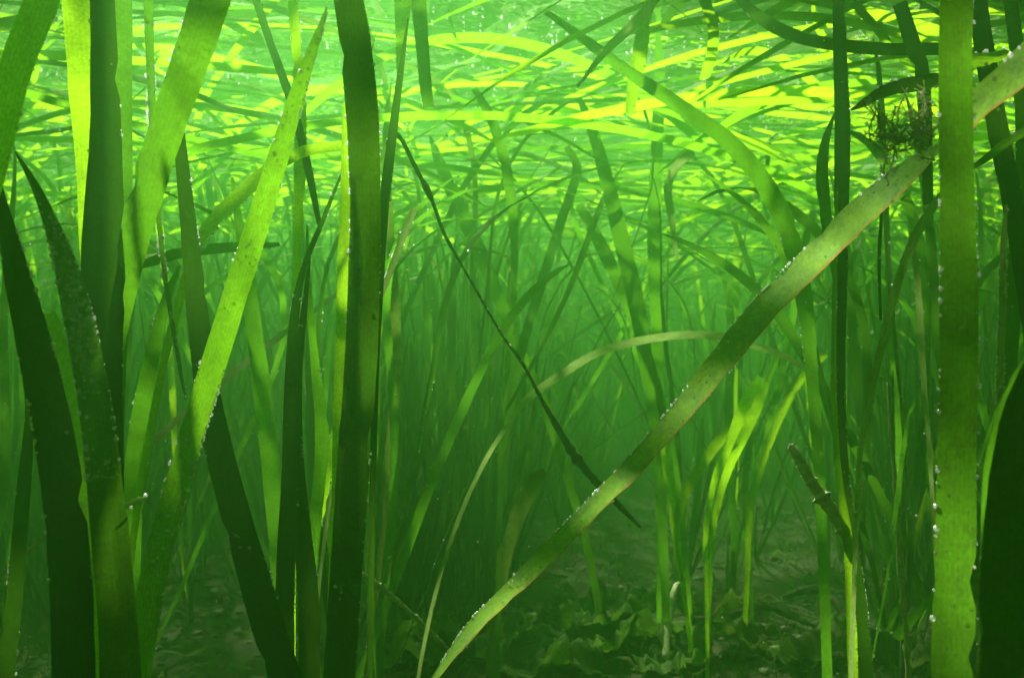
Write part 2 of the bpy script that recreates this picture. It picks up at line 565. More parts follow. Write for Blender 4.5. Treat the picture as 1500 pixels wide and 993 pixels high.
# left foreground
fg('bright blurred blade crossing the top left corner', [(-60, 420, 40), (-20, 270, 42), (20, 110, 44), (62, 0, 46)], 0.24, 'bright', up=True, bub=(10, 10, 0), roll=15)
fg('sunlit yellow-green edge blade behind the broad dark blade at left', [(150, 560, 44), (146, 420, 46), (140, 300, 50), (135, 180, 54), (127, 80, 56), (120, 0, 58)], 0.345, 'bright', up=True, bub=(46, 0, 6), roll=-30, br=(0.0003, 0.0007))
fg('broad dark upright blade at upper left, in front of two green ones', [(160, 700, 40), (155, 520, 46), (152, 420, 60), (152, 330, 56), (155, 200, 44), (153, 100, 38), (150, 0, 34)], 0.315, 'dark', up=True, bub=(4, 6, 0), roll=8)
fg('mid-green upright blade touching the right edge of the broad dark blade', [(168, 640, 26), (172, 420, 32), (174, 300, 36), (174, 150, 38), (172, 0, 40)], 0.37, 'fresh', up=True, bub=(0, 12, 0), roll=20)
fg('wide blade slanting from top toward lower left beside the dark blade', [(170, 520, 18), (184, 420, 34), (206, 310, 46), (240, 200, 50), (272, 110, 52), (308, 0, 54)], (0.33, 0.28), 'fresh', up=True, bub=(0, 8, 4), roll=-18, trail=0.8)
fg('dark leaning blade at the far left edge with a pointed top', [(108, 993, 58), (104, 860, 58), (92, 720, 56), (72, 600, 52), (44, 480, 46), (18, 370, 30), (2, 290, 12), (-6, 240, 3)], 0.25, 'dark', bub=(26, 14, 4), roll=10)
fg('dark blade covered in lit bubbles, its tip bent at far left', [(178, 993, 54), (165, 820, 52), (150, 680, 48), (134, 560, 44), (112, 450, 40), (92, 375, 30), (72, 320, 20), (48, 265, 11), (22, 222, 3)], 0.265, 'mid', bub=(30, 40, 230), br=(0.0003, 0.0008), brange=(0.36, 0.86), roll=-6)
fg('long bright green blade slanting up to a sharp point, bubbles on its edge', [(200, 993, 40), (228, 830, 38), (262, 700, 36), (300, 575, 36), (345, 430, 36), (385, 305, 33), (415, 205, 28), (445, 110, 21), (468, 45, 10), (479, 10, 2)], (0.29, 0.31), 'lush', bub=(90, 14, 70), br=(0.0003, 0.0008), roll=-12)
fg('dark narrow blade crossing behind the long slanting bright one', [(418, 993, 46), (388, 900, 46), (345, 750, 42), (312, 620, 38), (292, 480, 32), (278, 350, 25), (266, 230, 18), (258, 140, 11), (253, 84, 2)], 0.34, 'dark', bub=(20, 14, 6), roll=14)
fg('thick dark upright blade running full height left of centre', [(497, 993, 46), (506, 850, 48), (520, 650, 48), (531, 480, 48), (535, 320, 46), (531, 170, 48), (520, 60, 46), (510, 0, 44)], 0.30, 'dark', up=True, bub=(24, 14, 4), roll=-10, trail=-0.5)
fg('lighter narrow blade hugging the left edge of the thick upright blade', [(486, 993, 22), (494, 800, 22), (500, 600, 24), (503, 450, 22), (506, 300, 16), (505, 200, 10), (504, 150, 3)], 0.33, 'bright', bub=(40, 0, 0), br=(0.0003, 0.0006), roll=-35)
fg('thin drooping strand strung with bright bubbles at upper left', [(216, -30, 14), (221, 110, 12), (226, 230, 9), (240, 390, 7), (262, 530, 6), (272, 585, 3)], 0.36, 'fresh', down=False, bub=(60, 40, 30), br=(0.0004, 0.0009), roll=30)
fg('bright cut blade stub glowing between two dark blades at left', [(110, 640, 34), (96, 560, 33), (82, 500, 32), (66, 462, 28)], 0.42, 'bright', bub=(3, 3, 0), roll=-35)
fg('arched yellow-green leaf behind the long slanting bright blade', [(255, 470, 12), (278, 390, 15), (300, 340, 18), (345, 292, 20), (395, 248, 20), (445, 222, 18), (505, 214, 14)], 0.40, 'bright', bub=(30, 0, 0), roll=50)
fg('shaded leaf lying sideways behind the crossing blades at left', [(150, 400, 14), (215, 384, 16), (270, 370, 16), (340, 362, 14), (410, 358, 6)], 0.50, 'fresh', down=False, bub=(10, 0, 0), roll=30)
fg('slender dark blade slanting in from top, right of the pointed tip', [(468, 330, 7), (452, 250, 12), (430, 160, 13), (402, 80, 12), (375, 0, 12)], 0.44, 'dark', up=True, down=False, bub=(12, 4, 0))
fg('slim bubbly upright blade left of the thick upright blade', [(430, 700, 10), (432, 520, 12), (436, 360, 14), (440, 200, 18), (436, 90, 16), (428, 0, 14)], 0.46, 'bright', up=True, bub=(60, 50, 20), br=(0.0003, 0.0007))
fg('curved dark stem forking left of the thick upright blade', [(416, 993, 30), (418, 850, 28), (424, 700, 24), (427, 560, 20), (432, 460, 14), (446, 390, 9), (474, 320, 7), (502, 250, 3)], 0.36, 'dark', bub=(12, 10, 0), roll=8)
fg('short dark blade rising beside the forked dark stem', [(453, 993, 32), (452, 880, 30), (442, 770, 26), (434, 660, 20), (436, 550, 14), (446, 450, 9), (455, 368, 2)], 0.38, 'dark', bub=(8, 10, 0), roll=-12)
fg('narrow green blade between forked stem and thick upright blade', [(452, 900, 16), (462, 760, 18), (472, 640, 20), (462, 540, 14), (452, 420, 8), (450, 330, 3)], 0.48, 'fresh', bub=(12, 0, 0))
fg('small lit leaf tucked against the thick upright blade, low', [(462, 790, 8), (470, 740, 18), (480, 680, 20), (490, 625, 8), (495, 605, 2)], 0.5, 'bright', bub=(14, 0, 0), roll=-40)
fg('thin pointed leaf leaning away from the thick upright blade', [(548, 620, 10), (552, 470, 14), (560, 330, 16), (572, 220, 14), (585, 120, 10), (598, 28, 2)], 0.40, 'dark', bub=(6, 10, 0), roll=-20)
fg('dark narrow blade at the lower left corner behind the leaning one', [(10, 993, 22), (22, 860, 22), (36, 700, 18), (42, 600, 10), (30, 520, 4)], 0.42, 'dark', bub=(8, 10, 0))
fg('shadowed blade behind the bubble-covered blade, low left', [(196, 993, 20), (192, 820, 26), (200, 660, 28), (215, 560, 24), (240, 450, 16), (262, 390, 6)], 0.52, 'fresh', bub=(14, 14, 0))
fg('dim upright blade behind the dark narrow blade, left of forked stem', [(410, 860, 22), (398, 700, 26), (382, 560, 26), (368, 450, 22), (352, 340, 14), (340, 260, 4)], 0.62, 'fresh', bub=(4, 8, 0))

# centre
MID = 'separate blades in the middle of the meadow'
def mid(label, *a, **k): return blade(label, *a, group=MID, **k)
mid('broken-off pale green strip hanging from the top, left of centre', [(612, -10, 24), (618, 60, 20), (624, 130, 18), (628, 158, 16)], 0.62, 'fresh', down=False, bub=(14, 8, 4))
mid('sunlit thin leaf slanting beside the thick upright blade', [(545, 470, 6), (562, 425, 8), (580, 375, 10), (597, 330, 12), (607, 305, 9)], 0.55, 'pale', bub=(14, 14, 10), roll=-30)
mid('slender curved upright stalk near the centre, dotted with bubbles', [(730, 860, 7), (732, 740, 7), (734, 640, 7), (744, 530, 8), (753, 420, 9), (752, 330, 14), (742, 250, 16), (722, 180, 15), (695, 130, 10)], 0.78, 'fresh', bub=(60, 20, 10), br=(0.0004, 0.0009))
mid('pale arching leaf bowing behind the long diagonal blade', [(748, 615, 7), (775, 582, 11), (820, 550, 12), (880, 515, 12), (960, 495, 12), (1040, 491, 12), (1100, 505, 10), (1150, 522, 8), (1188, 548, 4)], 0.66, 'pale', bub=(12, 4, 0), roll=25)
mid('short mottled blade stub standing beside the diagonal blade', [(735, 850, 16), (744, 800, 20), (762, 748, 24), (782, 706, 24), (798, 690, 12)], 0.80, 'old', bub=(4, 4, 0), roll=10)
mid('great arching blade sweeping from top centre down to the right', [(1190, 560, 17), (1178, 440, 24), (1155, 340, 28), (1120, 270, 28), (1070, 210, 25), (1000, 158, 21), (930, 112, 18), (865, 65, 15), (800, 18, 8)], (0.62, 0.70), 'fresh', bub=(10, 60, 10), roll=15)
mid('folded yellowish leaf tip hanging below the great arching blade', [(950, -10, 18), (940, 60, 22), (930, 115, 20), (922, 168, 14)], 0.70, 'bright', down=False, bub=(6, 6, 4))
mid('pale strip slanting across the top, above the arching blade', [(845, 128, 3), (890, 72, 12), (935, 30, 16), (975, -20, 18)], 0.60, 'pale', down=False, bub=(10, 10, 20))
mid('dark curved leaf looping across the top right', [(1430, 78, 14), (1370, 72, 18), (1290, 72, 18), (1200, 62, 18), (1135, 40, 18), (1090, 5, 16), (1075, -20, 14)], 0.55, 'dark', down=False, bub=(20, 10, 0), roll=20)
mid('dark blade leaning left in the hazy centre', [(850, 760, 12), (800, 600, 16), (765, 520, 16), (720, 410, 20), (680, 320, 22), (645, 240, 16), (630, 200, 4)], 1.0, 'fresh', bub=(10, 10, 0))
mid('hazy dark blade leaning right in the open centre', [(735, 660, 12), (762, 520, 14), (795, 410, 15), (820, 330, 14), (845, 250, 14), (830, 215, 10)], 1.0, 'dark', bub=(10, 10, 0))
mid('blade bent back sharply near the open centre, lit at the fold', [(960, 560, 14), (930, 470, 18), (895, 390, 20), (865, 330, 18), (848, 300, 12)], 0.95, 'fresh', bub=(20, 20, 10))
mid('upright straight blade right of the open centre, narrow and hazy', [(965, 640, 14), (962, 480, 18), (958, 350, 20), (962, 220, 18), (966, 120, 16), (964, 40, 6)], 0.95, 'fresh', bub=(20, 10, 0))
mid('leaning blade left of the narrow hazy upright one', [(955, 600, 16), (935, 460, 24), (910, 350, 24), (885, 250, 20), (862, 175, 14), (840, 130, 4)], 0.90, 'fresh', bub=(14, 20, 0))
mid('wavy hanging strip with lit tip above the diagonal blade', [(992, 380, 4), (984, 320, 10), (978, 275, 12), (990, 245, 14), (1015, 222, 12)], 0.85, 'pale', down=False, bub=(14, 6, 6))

# the dark stalk and the diagonal decaying blade
def stalk(name, label, cat, pts, d, mat, rough=0.25, down=False, group=None, knots=0, parent=None):
    NB[0] += 1
    d0, d1 = d if isinstance(d, tuple) else (d, d)
    P = []
    for i, (x, y, w) in enumerate(pts):
        dd = d0 + (d1 - d0) * i / (len(pts) - 1)
        q = px(x, y, dd); P.append((q.x, q.y, q.z, w * dd / F / 2))
    if down:
        q = Vector(P[0][:3]); w = P[0][3]; dr = (q - Vector(P[1][:3])).normalized(); lead = []
        while q.z > -0.015:
            dr = (dr * 0.85 + Vector((0, 0, -1)) * 0.15).normalized(); q = q + dr * 0.03
            lead.append((q.x, q.y, q.z, w))
        P = lead[::-1] + P
    R = catmull(P, max(24, 10 * len(P)))
    rs = np.random.RandomState(NB[0])
    rad = np.maximum(R[:, 3] * (1 + rough * 0.4 * rs.randn(len(R))), 0.0004)
    for _ in range(knots):
        i = rs.randint(3, len(R) - 3); rad[i] *= 1.7; rad[i - 1] *= 1.25; rad[i + 1] *= 1.25
    v, f, u = tube(R[:, :3], rad, 8, rough, NB[0])
    o = link(name, mesh_from(name, v, f, u), M[mat], parent)
    if label: tag(o, label, cat, group)
    return o, R[:, :3], rad


so, sC, sR = stalk('dead_stalk', 'thin dark dead stalk slanting from the thick upright blade down to the diagonal', 'dead stalk', [(938, 772, 4), (905, 738, 10), (868, 700, 12), (838, 662, 11), (812, 618, 9), (796, 590, 6), (765, 532, 5), (735, 490, 4), (690, 412, 4), (652, 345, 5), (632, 292, 6), (606, 240, 6), (590, 208, 6), (576, 194, 7), (566, 212, 3)], (0.62, 0.46), 'twig', rough=0.15, knots=4)
pp = [sC[i] + np.array((0, -sR[i], sR[i] * 0.6)) for i in range(10, len(sC) - 6, 3)]
b_ = link('bubble_coating', spheres('bubble_coating', pp, [random.Random(i).uniform(0.0003, 0.0009) for i in range(len(pp))], 2), M['bubble'], so); tag(b_, kind='stuff')

dg, dgr = fg('long decaying diagonal blade, mottled yellow and grey with orange edge', [(632, 1000, 9), (690, 922, 21), (740, 872, 24), (790, 822, 28), (850, 762, 28), (920, 690, 30), (1000, 600, 34), (1060, 525, 39), (1110, 462, 41), (1180, 392, 43), (1250, 322, 43), (1310, 268, 39), (1345, 238, 30), (1372, 216, 14), (1388, 204, 2)], (0.40, 0.29), 'decay', bub=(30, 110, 60), br=(0.0003, 0.0007), roll=8, twist=14, ragged=0.07, wav=0.10)
fg('blurred pale mottled leaf reaching the right edge, right of the nearest blade', [(1395, 190, 46), (1430, 152, 50), (1470, 122, 52), (1530, 72, 54)], 0.24, 'decay', down=False, up=True, bub=(4, 6, 4), ragged=0.05, wav=0.1, trail=1.0)

# right foreground
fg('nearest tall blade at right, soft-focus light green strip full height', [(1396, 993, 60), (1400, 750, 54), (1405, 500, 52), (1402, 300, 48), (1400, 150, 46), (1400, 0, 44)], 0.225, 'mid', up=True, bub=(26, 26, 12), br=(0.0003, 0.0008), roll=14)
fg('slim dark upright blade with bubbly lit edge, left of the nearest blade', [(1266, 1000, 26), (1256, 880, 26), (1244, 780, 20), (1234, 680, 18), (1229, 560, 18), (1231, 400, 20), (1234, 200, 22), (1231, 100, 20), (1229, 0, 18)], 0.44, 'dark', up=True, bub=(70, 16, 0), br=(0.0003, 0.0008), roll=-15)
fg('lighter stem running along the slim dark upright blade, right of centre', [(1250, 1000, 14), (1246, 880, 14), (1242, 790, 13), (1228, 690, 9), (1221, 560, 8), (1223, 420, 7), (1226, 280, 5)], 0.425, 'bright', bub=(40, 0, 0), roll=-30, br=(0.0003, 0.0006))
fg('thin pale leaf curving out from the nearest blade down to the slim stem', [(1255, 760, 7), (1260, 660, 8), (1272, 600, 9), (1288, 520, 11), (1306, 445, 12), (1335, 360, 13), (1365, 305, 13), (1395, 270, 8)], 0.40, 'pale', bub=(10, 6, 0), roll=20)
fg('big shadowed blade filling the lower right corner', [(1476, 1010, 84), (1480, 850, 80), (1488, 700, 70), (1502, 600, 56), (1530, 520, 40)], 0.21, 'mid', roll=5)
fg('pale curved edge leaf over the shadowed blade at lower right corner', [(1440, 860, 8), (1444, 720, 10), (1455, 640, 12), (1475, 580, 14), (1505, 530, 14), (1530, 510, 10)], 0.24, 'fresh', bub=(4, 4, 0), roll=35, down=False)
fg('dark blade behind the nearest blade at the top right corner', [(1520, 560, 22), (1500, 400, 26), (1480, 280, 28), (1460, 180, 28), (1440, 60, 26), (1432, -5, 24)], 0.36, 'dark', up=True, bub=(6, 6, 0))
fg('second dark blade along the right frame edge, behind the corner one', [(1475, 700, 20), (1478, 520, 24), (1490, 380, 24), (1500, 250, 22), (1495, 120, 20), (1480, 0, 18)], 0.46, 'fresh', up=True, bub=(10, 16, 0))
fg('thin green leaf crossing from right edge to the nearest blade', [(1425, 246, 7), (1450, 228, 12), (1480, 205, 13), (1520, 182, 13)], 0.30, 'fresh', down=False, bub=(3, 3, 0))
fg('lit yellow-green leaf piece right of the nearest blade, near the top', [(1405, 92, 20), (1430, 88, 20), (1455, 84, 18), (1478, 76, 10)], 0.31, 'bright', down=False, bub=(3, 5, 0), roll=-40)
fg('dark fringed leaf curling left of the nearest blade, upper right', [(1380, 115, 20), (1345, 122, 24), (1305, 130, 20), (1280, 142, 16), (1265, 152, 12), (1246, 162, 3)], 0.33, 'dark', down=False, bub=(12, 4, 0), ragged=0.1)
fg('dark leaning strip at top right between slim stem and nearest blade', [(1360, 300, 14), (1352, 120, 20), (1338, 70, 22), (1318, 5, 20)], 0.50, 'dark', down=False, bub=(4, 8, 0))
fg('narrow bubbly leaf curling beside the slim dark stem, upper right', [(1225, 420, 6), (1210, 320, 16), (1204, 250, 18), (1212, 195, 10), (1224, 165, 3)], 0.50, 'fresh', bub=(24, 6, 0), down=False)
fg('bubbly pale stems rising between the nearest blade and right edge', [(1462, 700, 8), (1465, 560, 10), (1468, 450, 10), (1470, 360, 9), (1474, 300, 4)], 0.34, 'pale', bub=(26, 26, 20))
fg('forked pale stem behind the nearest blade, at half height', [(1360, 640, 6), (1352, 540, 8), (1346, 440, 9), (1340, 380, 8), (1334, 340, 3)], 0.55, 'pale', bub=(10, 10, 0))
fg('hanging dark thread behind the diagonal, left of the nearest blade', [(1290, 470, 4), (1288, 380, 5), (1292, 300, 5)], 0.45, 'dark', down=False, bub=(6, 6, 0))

so, sC, sR = stalk('knotted_stem', 'thin pale knotted stem standing between slim dark blade and nearest blade', 'stem', [(1326, 915, 7), (1319, 827, 9), (1312, 720, 6), (1305, 640, 5), (1301, 560, 4)], 0.60, 'fuzz', down=True, knots=6)
for pts_ in ([(1312, 935, 14), (1336, 905, 15), (1372, 868, 4)], [(1300, 925, 5), (1310, 900, 9), (1319, 882, 3)]):
    rb = trace(pts_, 0.60, roll=15, down=False, seed=NB[0]); NB[0] += 1
    link('leaf', rb.mesh('leaf'), M['fresh'], so)


def fuzz_on(C, R, count, length, seed, thick=0.0003):
    r = np.random.RandomState(seed); parts = []
    for _ in range(count):
        i = r.randint(0, len(C)); dr = unit(r.randn(3)); p = C[i] + dr * R[i] * 0.8
        q = p + dr * length * r.uniform(0.4, 1.2) + r.randn(3) * length * 0.25
        parts.append(tube([p, (p + q) / 2 + r.randn(3) * length * 0.12, q], [thick, thick, thick * 0.5], 4))
    return join(parts)


so, sC, sR = stalk('broken_stalk', 'pale broken stalk furred with growth, leaning left off the slim dark blade', 'broken stalk', [(1242, 792, 12), (1224, 757, 17), (1204, 728, 18), (1184, 698, 16), (1170, 672, 14), (1158, 652, 10)], (0.43, 0.45), 'fuzz', rough=0.18, knots=2)
v, f, u = fuzz_on(sC, sR, 420, 0.0012, 3, 0.00018)
tag(link('epiphyte_fur', mesh_from('epiphyte_fur', v, f), M['fuzz'], so), kind='stuff')

# feathery hydroid tuft on the diagonal blade
def tuft(label, centre, d, size, seed, n=26, mat='feather', name='feathery_tuft', cat='epiphyte tuft', up=(0, 0, 1)):
    r = np.random.RandomState(seed); c = np.array(px(*centre, d)); parts = []
    for k in range(n):
        dr = unit(r.randn(3) + 0.7 * np.array(up)); L = size * r.uniform(0.5, 1.0)
        pts_ = [c + r.randn(3) * size * 0.12]
        for s in range(5):
            dr = unit(dr + r.randn(3) * 0.35); pts_.append(pts_[-1] + dr * L / 5)
        parts.append(tube(pts_, [0.00022] * 6, 4))
        for s in range(1, 6):
            for q in range(5):
                e = unit(r.randn(3)); a = pts_[s]
                parts.append(tube([a, a + e * size * 0.10, a + e * size * 0.18], [0.00016, 0.00013, 0.00006], 3))
    v, f, u = join(parts)
    return tag(link(name, mesh_from(name, v, f), M[mat]), label, cat)


tuft('cream feathery tuft growing above the diagonal blade at upper right', (1310, 210), 0.283, 0.016, 4, 22)
tuft('smaller pale feathery tuft between the large tuft and nearest blade', (1352, 190), 0.283, 0.014, 6, 14)
leafbit, _ = fg('small lit leaf scrap caught on the dark leaning blades at left', [(172, 742, 6), (186, 740, 12), (203, 733, 13), (216, 729, 4)], 0.27, 'bright', down=False, bub=(1, 4, 1), ragged=0.2, roll=-45)

# the lit shoot right of the diagonal: several leaves from one base
def shoot_px(label, leaves, group=None, mats=None, cat='eelgrass shoot'):
    base = None
    root = bpy.data.objects.new('eelgrass_shoot', None); COL.objects.link(root); root.empty_display_size = 0.02
    rbs = []
    for k, (pts_, d, mat, bub) in enumerate(leaves):
        NB[0] += 1
        rb = trace(pts_, d, roll=rng.uniform(-25, 25), seed=NB[0]); rbs.append((rb, mat, bub))
    root.location = Vector(rbs[0][0].C[0])
    for rb, mat, bub in rbs:
        o = link('leaf', rb.mesh('leaf'), M[mat], root)
        o.matrix_parent_inverse = Matrix.Translation(-root.location)
        if bub: bubbles_on(rb, o, bub, seed=NB[0], smin=rb.vis[0], smax=rb.vis[1])
    tag(root, label, cat, group)
    return root


shoot_px('glowing sunlit shoot with paired leaves right of the diagonal blade', [
    ([(1000, 858, 7), (988, 790, 7), (984, 752, 8), (983, 720, 15), (978, 680, 16), (972, 650, 12)], 0.86, 'bright', (4, 4, 0)),
    ([(1003, 858, 6), (992, 780, 8), (1002, 730, 12), (1022, 690, 15), (1050, 650, 16), (1070, 630, 12)], 0.86, 'bright', (4, 4, 0))])
shoot_px('shoot with two glowing leaf blades leaning right, near the seabed', [
    ([(1035, 860, 6), (1034, 780, 8), (1048, 700, 10), (1072, 640, 15), (1095, 585, 18), (1114, 552, 10)], 0.82, 'bright', (4, 4, 0)),
    ([(1040, 860, 6), (1044, 780, 8), (1062, 700, 12), (1090, 635, 17), (1110, 590, 18), (1124, 560, 8)], 0.85, 'bright', (4, 4, 0))])
shoot_px('slim shoot with a short lit tip under the arching pale leaf', [
    ([(1095, 830, 8), (1100, 740, 10), (1130, 640, 12), (1165, 565, 15), (1190, 533, 15), (1210, 518, 10)], 0.9, 'bright', (6, 2, 0)),
    ([(1098, 830, 7), (1092, 700, 9), (1110, 600, 10), (1140, 520, 8)], 0.93, 'fresh', None)])

# ------------------------------------------------------------------ the meadow: shoots in the middle distance
def grow_leaf(r, length, w, az, trail_az, lean, ztop, lift=0.0, n=26):
    """a leaf that rises from the seabed and trails under the surface"""
    C = [np.array((0.0, 0.0, lift))]
    dr = unit(np.array((math.cos(az) * lean, math.sin(az) * lean, 1.0)))
    hz = np.array((math.cos(trail_az), math.sin(trail_az), 0.0))
    step = length / (n - 1)
    bendz = ztop - r.uniform(0.12, 0.24)
    wob = r.uniform(0, 6.28)
    over = False
    droop = r.uniform(0.4, 1.3) if ztop < SURF - 0.072 else r.uniform(0.0, 0.12)
    for i in range(n - 1):
        z = C[-1][2]
        f = max(0.0, min(1.0, (z - bendz) / (ztop - bendz)))
        f = f * f * (3 - 2 * f)
        tgt = unit(np.array((math.cos(az) * lean, math.sin(az) * lean, 1.0))) * (1 - f) + hz * f * 1.3
        tgt = tgt + 0.10 * np.array((math.sin(i * 0.4 + wob), math.cos(i * 0.33 + wob), 0))
        if z > ztop - 0.012: over = True
        if over: tgt = hz + np.array((0.0, 0.0, -droop if z < ztop - 0.004 or droop > 0.3 else -0.15)) + 0.10 * np.array((math.sin(i * 0.4 + wob), math.cos(i * 0.33 + wob), 0))
        dr = unit(dr * 0.72 + unit(tgt) * 0.28)
        p = C[-1] + dr * step
        p[2] = min(p[2], ztop)
        C.append(p)
    C = np.array(C)
    t = np.linspace(0, 1, n)
    W = w * np.minimum(1.0, 0.62 + 1.2 * t) * np.sqrt(np.clip((1.0 - t) / 0.14, 0.012, 1.0))
    phi = r.uniform(0, math.pi) + np.linspace(0, r.uniform(-1.4, 1.4), n)
    S = np.stack([np.cos(phi), np.sin(phi), np.zeros(n)], 1)
    return Ribbon(C, W, S, cup=0.1, across=2, wav=0.03, seed=r.randint(0, 9999))


def proto_shoot(k):
    r = random.Random(100 + k)
    leaves = []
    nl = r.choice((3, 4, 4, 5))
    tall = k % 4 != 3
    for j in range(nl):
        az = r.uniform(0, 6.28); lean = r.uniform(0.03, 0.55)
        tr = r.gauss(0, 0.5)
        ztop = SURF - (r.uniform(0.018, 0.07) if r.random() < 0.62 else r.uniform(0.08, 0.26))
        length = r.uniform(0.75, 1.25) if (tall and j < nl - 1) else r.uniform(0.22, 0.6)
        w = r.uniform(0.0055, 0.0105)
        mat = r.choices(('fresh', 'bright', 'dark', 'old'), (5, 1.2, 4, 1.5))[0]
        rb = grow_leaf(r, length, w, az, tr, lean, ztop)
        leaves.append((rb, mat))
    for j in range(2):        # thin side leaves and flowering stalks
        rb = grow_leaf(r, r.uniform(0.35, 0.85), r.uniform(0.0018, 0.0036), r.uniform(0, 6.28), r.gauss(0, 0.8), r.uniform(0.1, 0.8), SURF - r.uniform(0.02, 0.25))
        leaves.append((rb, r.choice(('dark', 'old', 'fresh'))))
    return leaves


PROTO = []
for k in range(14):
    ent = []
    for rb, mat in proto_shoot(k):
        me = rb.mesh('leaf'); me.materials.append(M[mat])
        bm = None
        r = random.Random(k * 7 + 1)
        pts_, rad_ = [], []
        for q in range(24):
            s = r.uniform(0.15, 0.97); pts_.append(rb.point(s, r.choice((-1, 1)) * r.uniform(0.7, 1.0), 0.0006, r.choice((-1, 1)))); rad_.append(r.uniform(0.0004, 0.0011))
        bm = spheres('bubble_coating', pts_, rad_, 1); bm.materials.append(M['bubble'])
        ent.append((me, bm))
    sh = tube([(0, 0, -0.02), (0, 0, 0.03), (0.001, 0, 0.085)], [0.0026, 0.0026, 0.0018], 6)
    sm = mesh_from('sheath', *sh); sm.materials.append(M['pale'])
    PROTO.append((ent, sm))


def to_px(p):
    v = ROT.transposed() @ (Vector(p) - CAM)
    return PW / 2 + v.x / -v.z * F, PH / 2 - v.y / -v.z * F


ZONES = [(-900, 100, 'behind the dark leaning blade at the left edge'),
         (100, 190, 'behind the broad dark upright blade at left'),
         (190, 300, 'behind the lower half of the long slanting bright blade'),
         (300, 400, 'in the gap between the two crossing blades'),
         (400, 490, 'behind the forked dark stem'),
         (490, 600, 'right behind the thick upright blade'),
         (600, 720, 'behind the thin dark dead stalk'),
         (720, 850, 'left of the open centre of the meadow'),
         (850, 960, 'right of the open centre of the meadow'),
         (960, 1100, 'behind the middle of the diagonal blade'),
         (1100, 1230, 'left of the slim dark upright blade at right'),
         (1230, 1380, 'between the slim dark blade and the nearest blade'),
         (1380, 3000, 'behind and right of the nearest tall blade')]


def place_shoot(x, y, k, r):
    ent, sm = PROTO[k]
    root = bpy.data.objects.new('eelgrass_shoot', None); COL.objects.link(root); root.empty_display_size = 0.02
    root.location = (x, y, bed_z(x, y))
    flip = math.pi if r.random() < 0.5 else 0.0
    root.rotation_euler = (0, 0, flip + r.gauss(0, 0.5))
    s = r.uniform(0.85, 1.2)
    root.scale = (s, s, r.uniform(0.94, 1.0))
    near = y < 1.9
    for me, bm in (ent if y > 1.2 else ent[:-2]):
        o = link('leaf', me, None, root)
        if near:
            b = link('bubble_coating', bm, None, o); tag(b, kind='stuff')
    if near:
        link('sheath', sm, None, root)
    u, _ = to_px((x, y, 0.3))
    look = 'clear green' if y < 1.15 else 'half-hazy' if y < 1.8 else 'faint hazy' if y < 2.4 else 'barely visible'
    size = 'short' if k % 4 == 3 else 'tall'
    for a, b, where in ZONES:
        if a <= u < b:
            tag(root, look + ' ' + size + ' eelgrass shoot ' + where, 'eelgrass shoot', look + ' ' + size + ' shoots ' + where); break
    return root


r = random.Random(42)
spots = []
tries = 0
while len(spots) < 290 and tries < 20000:
    tries += 1
    y = 0.62 + 2.4 * r.random()
    u = r.uniform(-60, 1560)
    x = (u - PW / 2) / F * y
    # the clearing in the middle
    if 560 < u < 1200 and y < 0.95: continue
    if 760 < u < 990 and y < 1.5: continue
    if 200 < u < 480 and y < 1.0: continue
    if 860 < u < 1180 and 1.35 < y < 2.4 and r.random() < 0.7: continue
    if any((x - a) ** 2 + (y - b) ** 2 < 0.055 ** 2 for a, b in spots): continue
    spots.append((x, y))
for i, (x, y) in enumerate(spots):
    place_shoot(x, y, r.randrange(len(PROTO)) if y > 0.95 else r.choice((3, 7, 11)), r)


# the meadow beyond, which fades into one mass
def mass(name, label, cat, placements, mats, seed, lo=0.4, hi=1.2):
    rr = random.Random(seed)
    bank = {}
    for k in range(18):
        q = random.Random(900 + k + seed)
        bank[k] = grow_leaf(q, q.uniform(lo, hi), q.uniform(0.005, 0.010), q.uniform(0, 6.28), q.gauss(0, 0.6), q.uniform(0.03, 0.35), SURF - q.uniform(0.018, 0.07), n=18)
    V, U, Fc, b = [], [], [], 0
    for (x, y) in placements:
        rb = bank[rr.randrange(18)]
        a = rr.gauss(0, 0.5) + (math.pi if rr.random() < 0.5 else 0)
        c, s = math.cos(a), math.sin(a)
        A = np.asarray(rb.verts)
        B = np.stack([A[:, 0] * c - A[:, 1] * s + x, A[:, 0] * s + A[:, 1] * c + y, A[:, 2]], 1)
        V.append(B); U.append(np.asarray(rb.uvs)); Fc.append(np.asarray(rb.faces) + b); b += len(B)
    o = link(name, mesh_from(name, np.vstack(V), np.vstack(Fc).tolist(), np.vstack(U)), M[mats])
    return tag(o, label, cat, kind='stuff')


r = random.Random(7)
pl = []
for _ in range(3350):
    y = 2.9 + 3.6 * r.random(); x = r.uniform(-1, 1) * (y * 0.75 + 0.4)
    pl.append((x, y))
for _ in range(260):      # the meadow goes on to both sides of the view
    y = r.uniform(0.3, 3.0); x = r.choice((-1, 1)) * (y * 0.66 + 0.25 + r.random() * 0.9)
    pl.append((x, y))
for _ in range(2300):     # and fills in behind the nearer shoots
    y = r.uniform(1.5, 3.0); u = r.uniform(-150, 1650)
    if 700 < u < 1010 and y < 2.0: continue
    if 840 < u < 1200 and y < 2.6: continue
    pl.append(((u - PW / 2) / F * y, y))
for _ in range(500):      # and behind the camera
    pl.append((r.uniform(-1.8, 1.8), r.uniform(-2.6, -0.35)))
mass('distant_meadow', 'far eelgrass meadow fading into green haze', 'eelgrass meadow', pl, 'dark', 3)


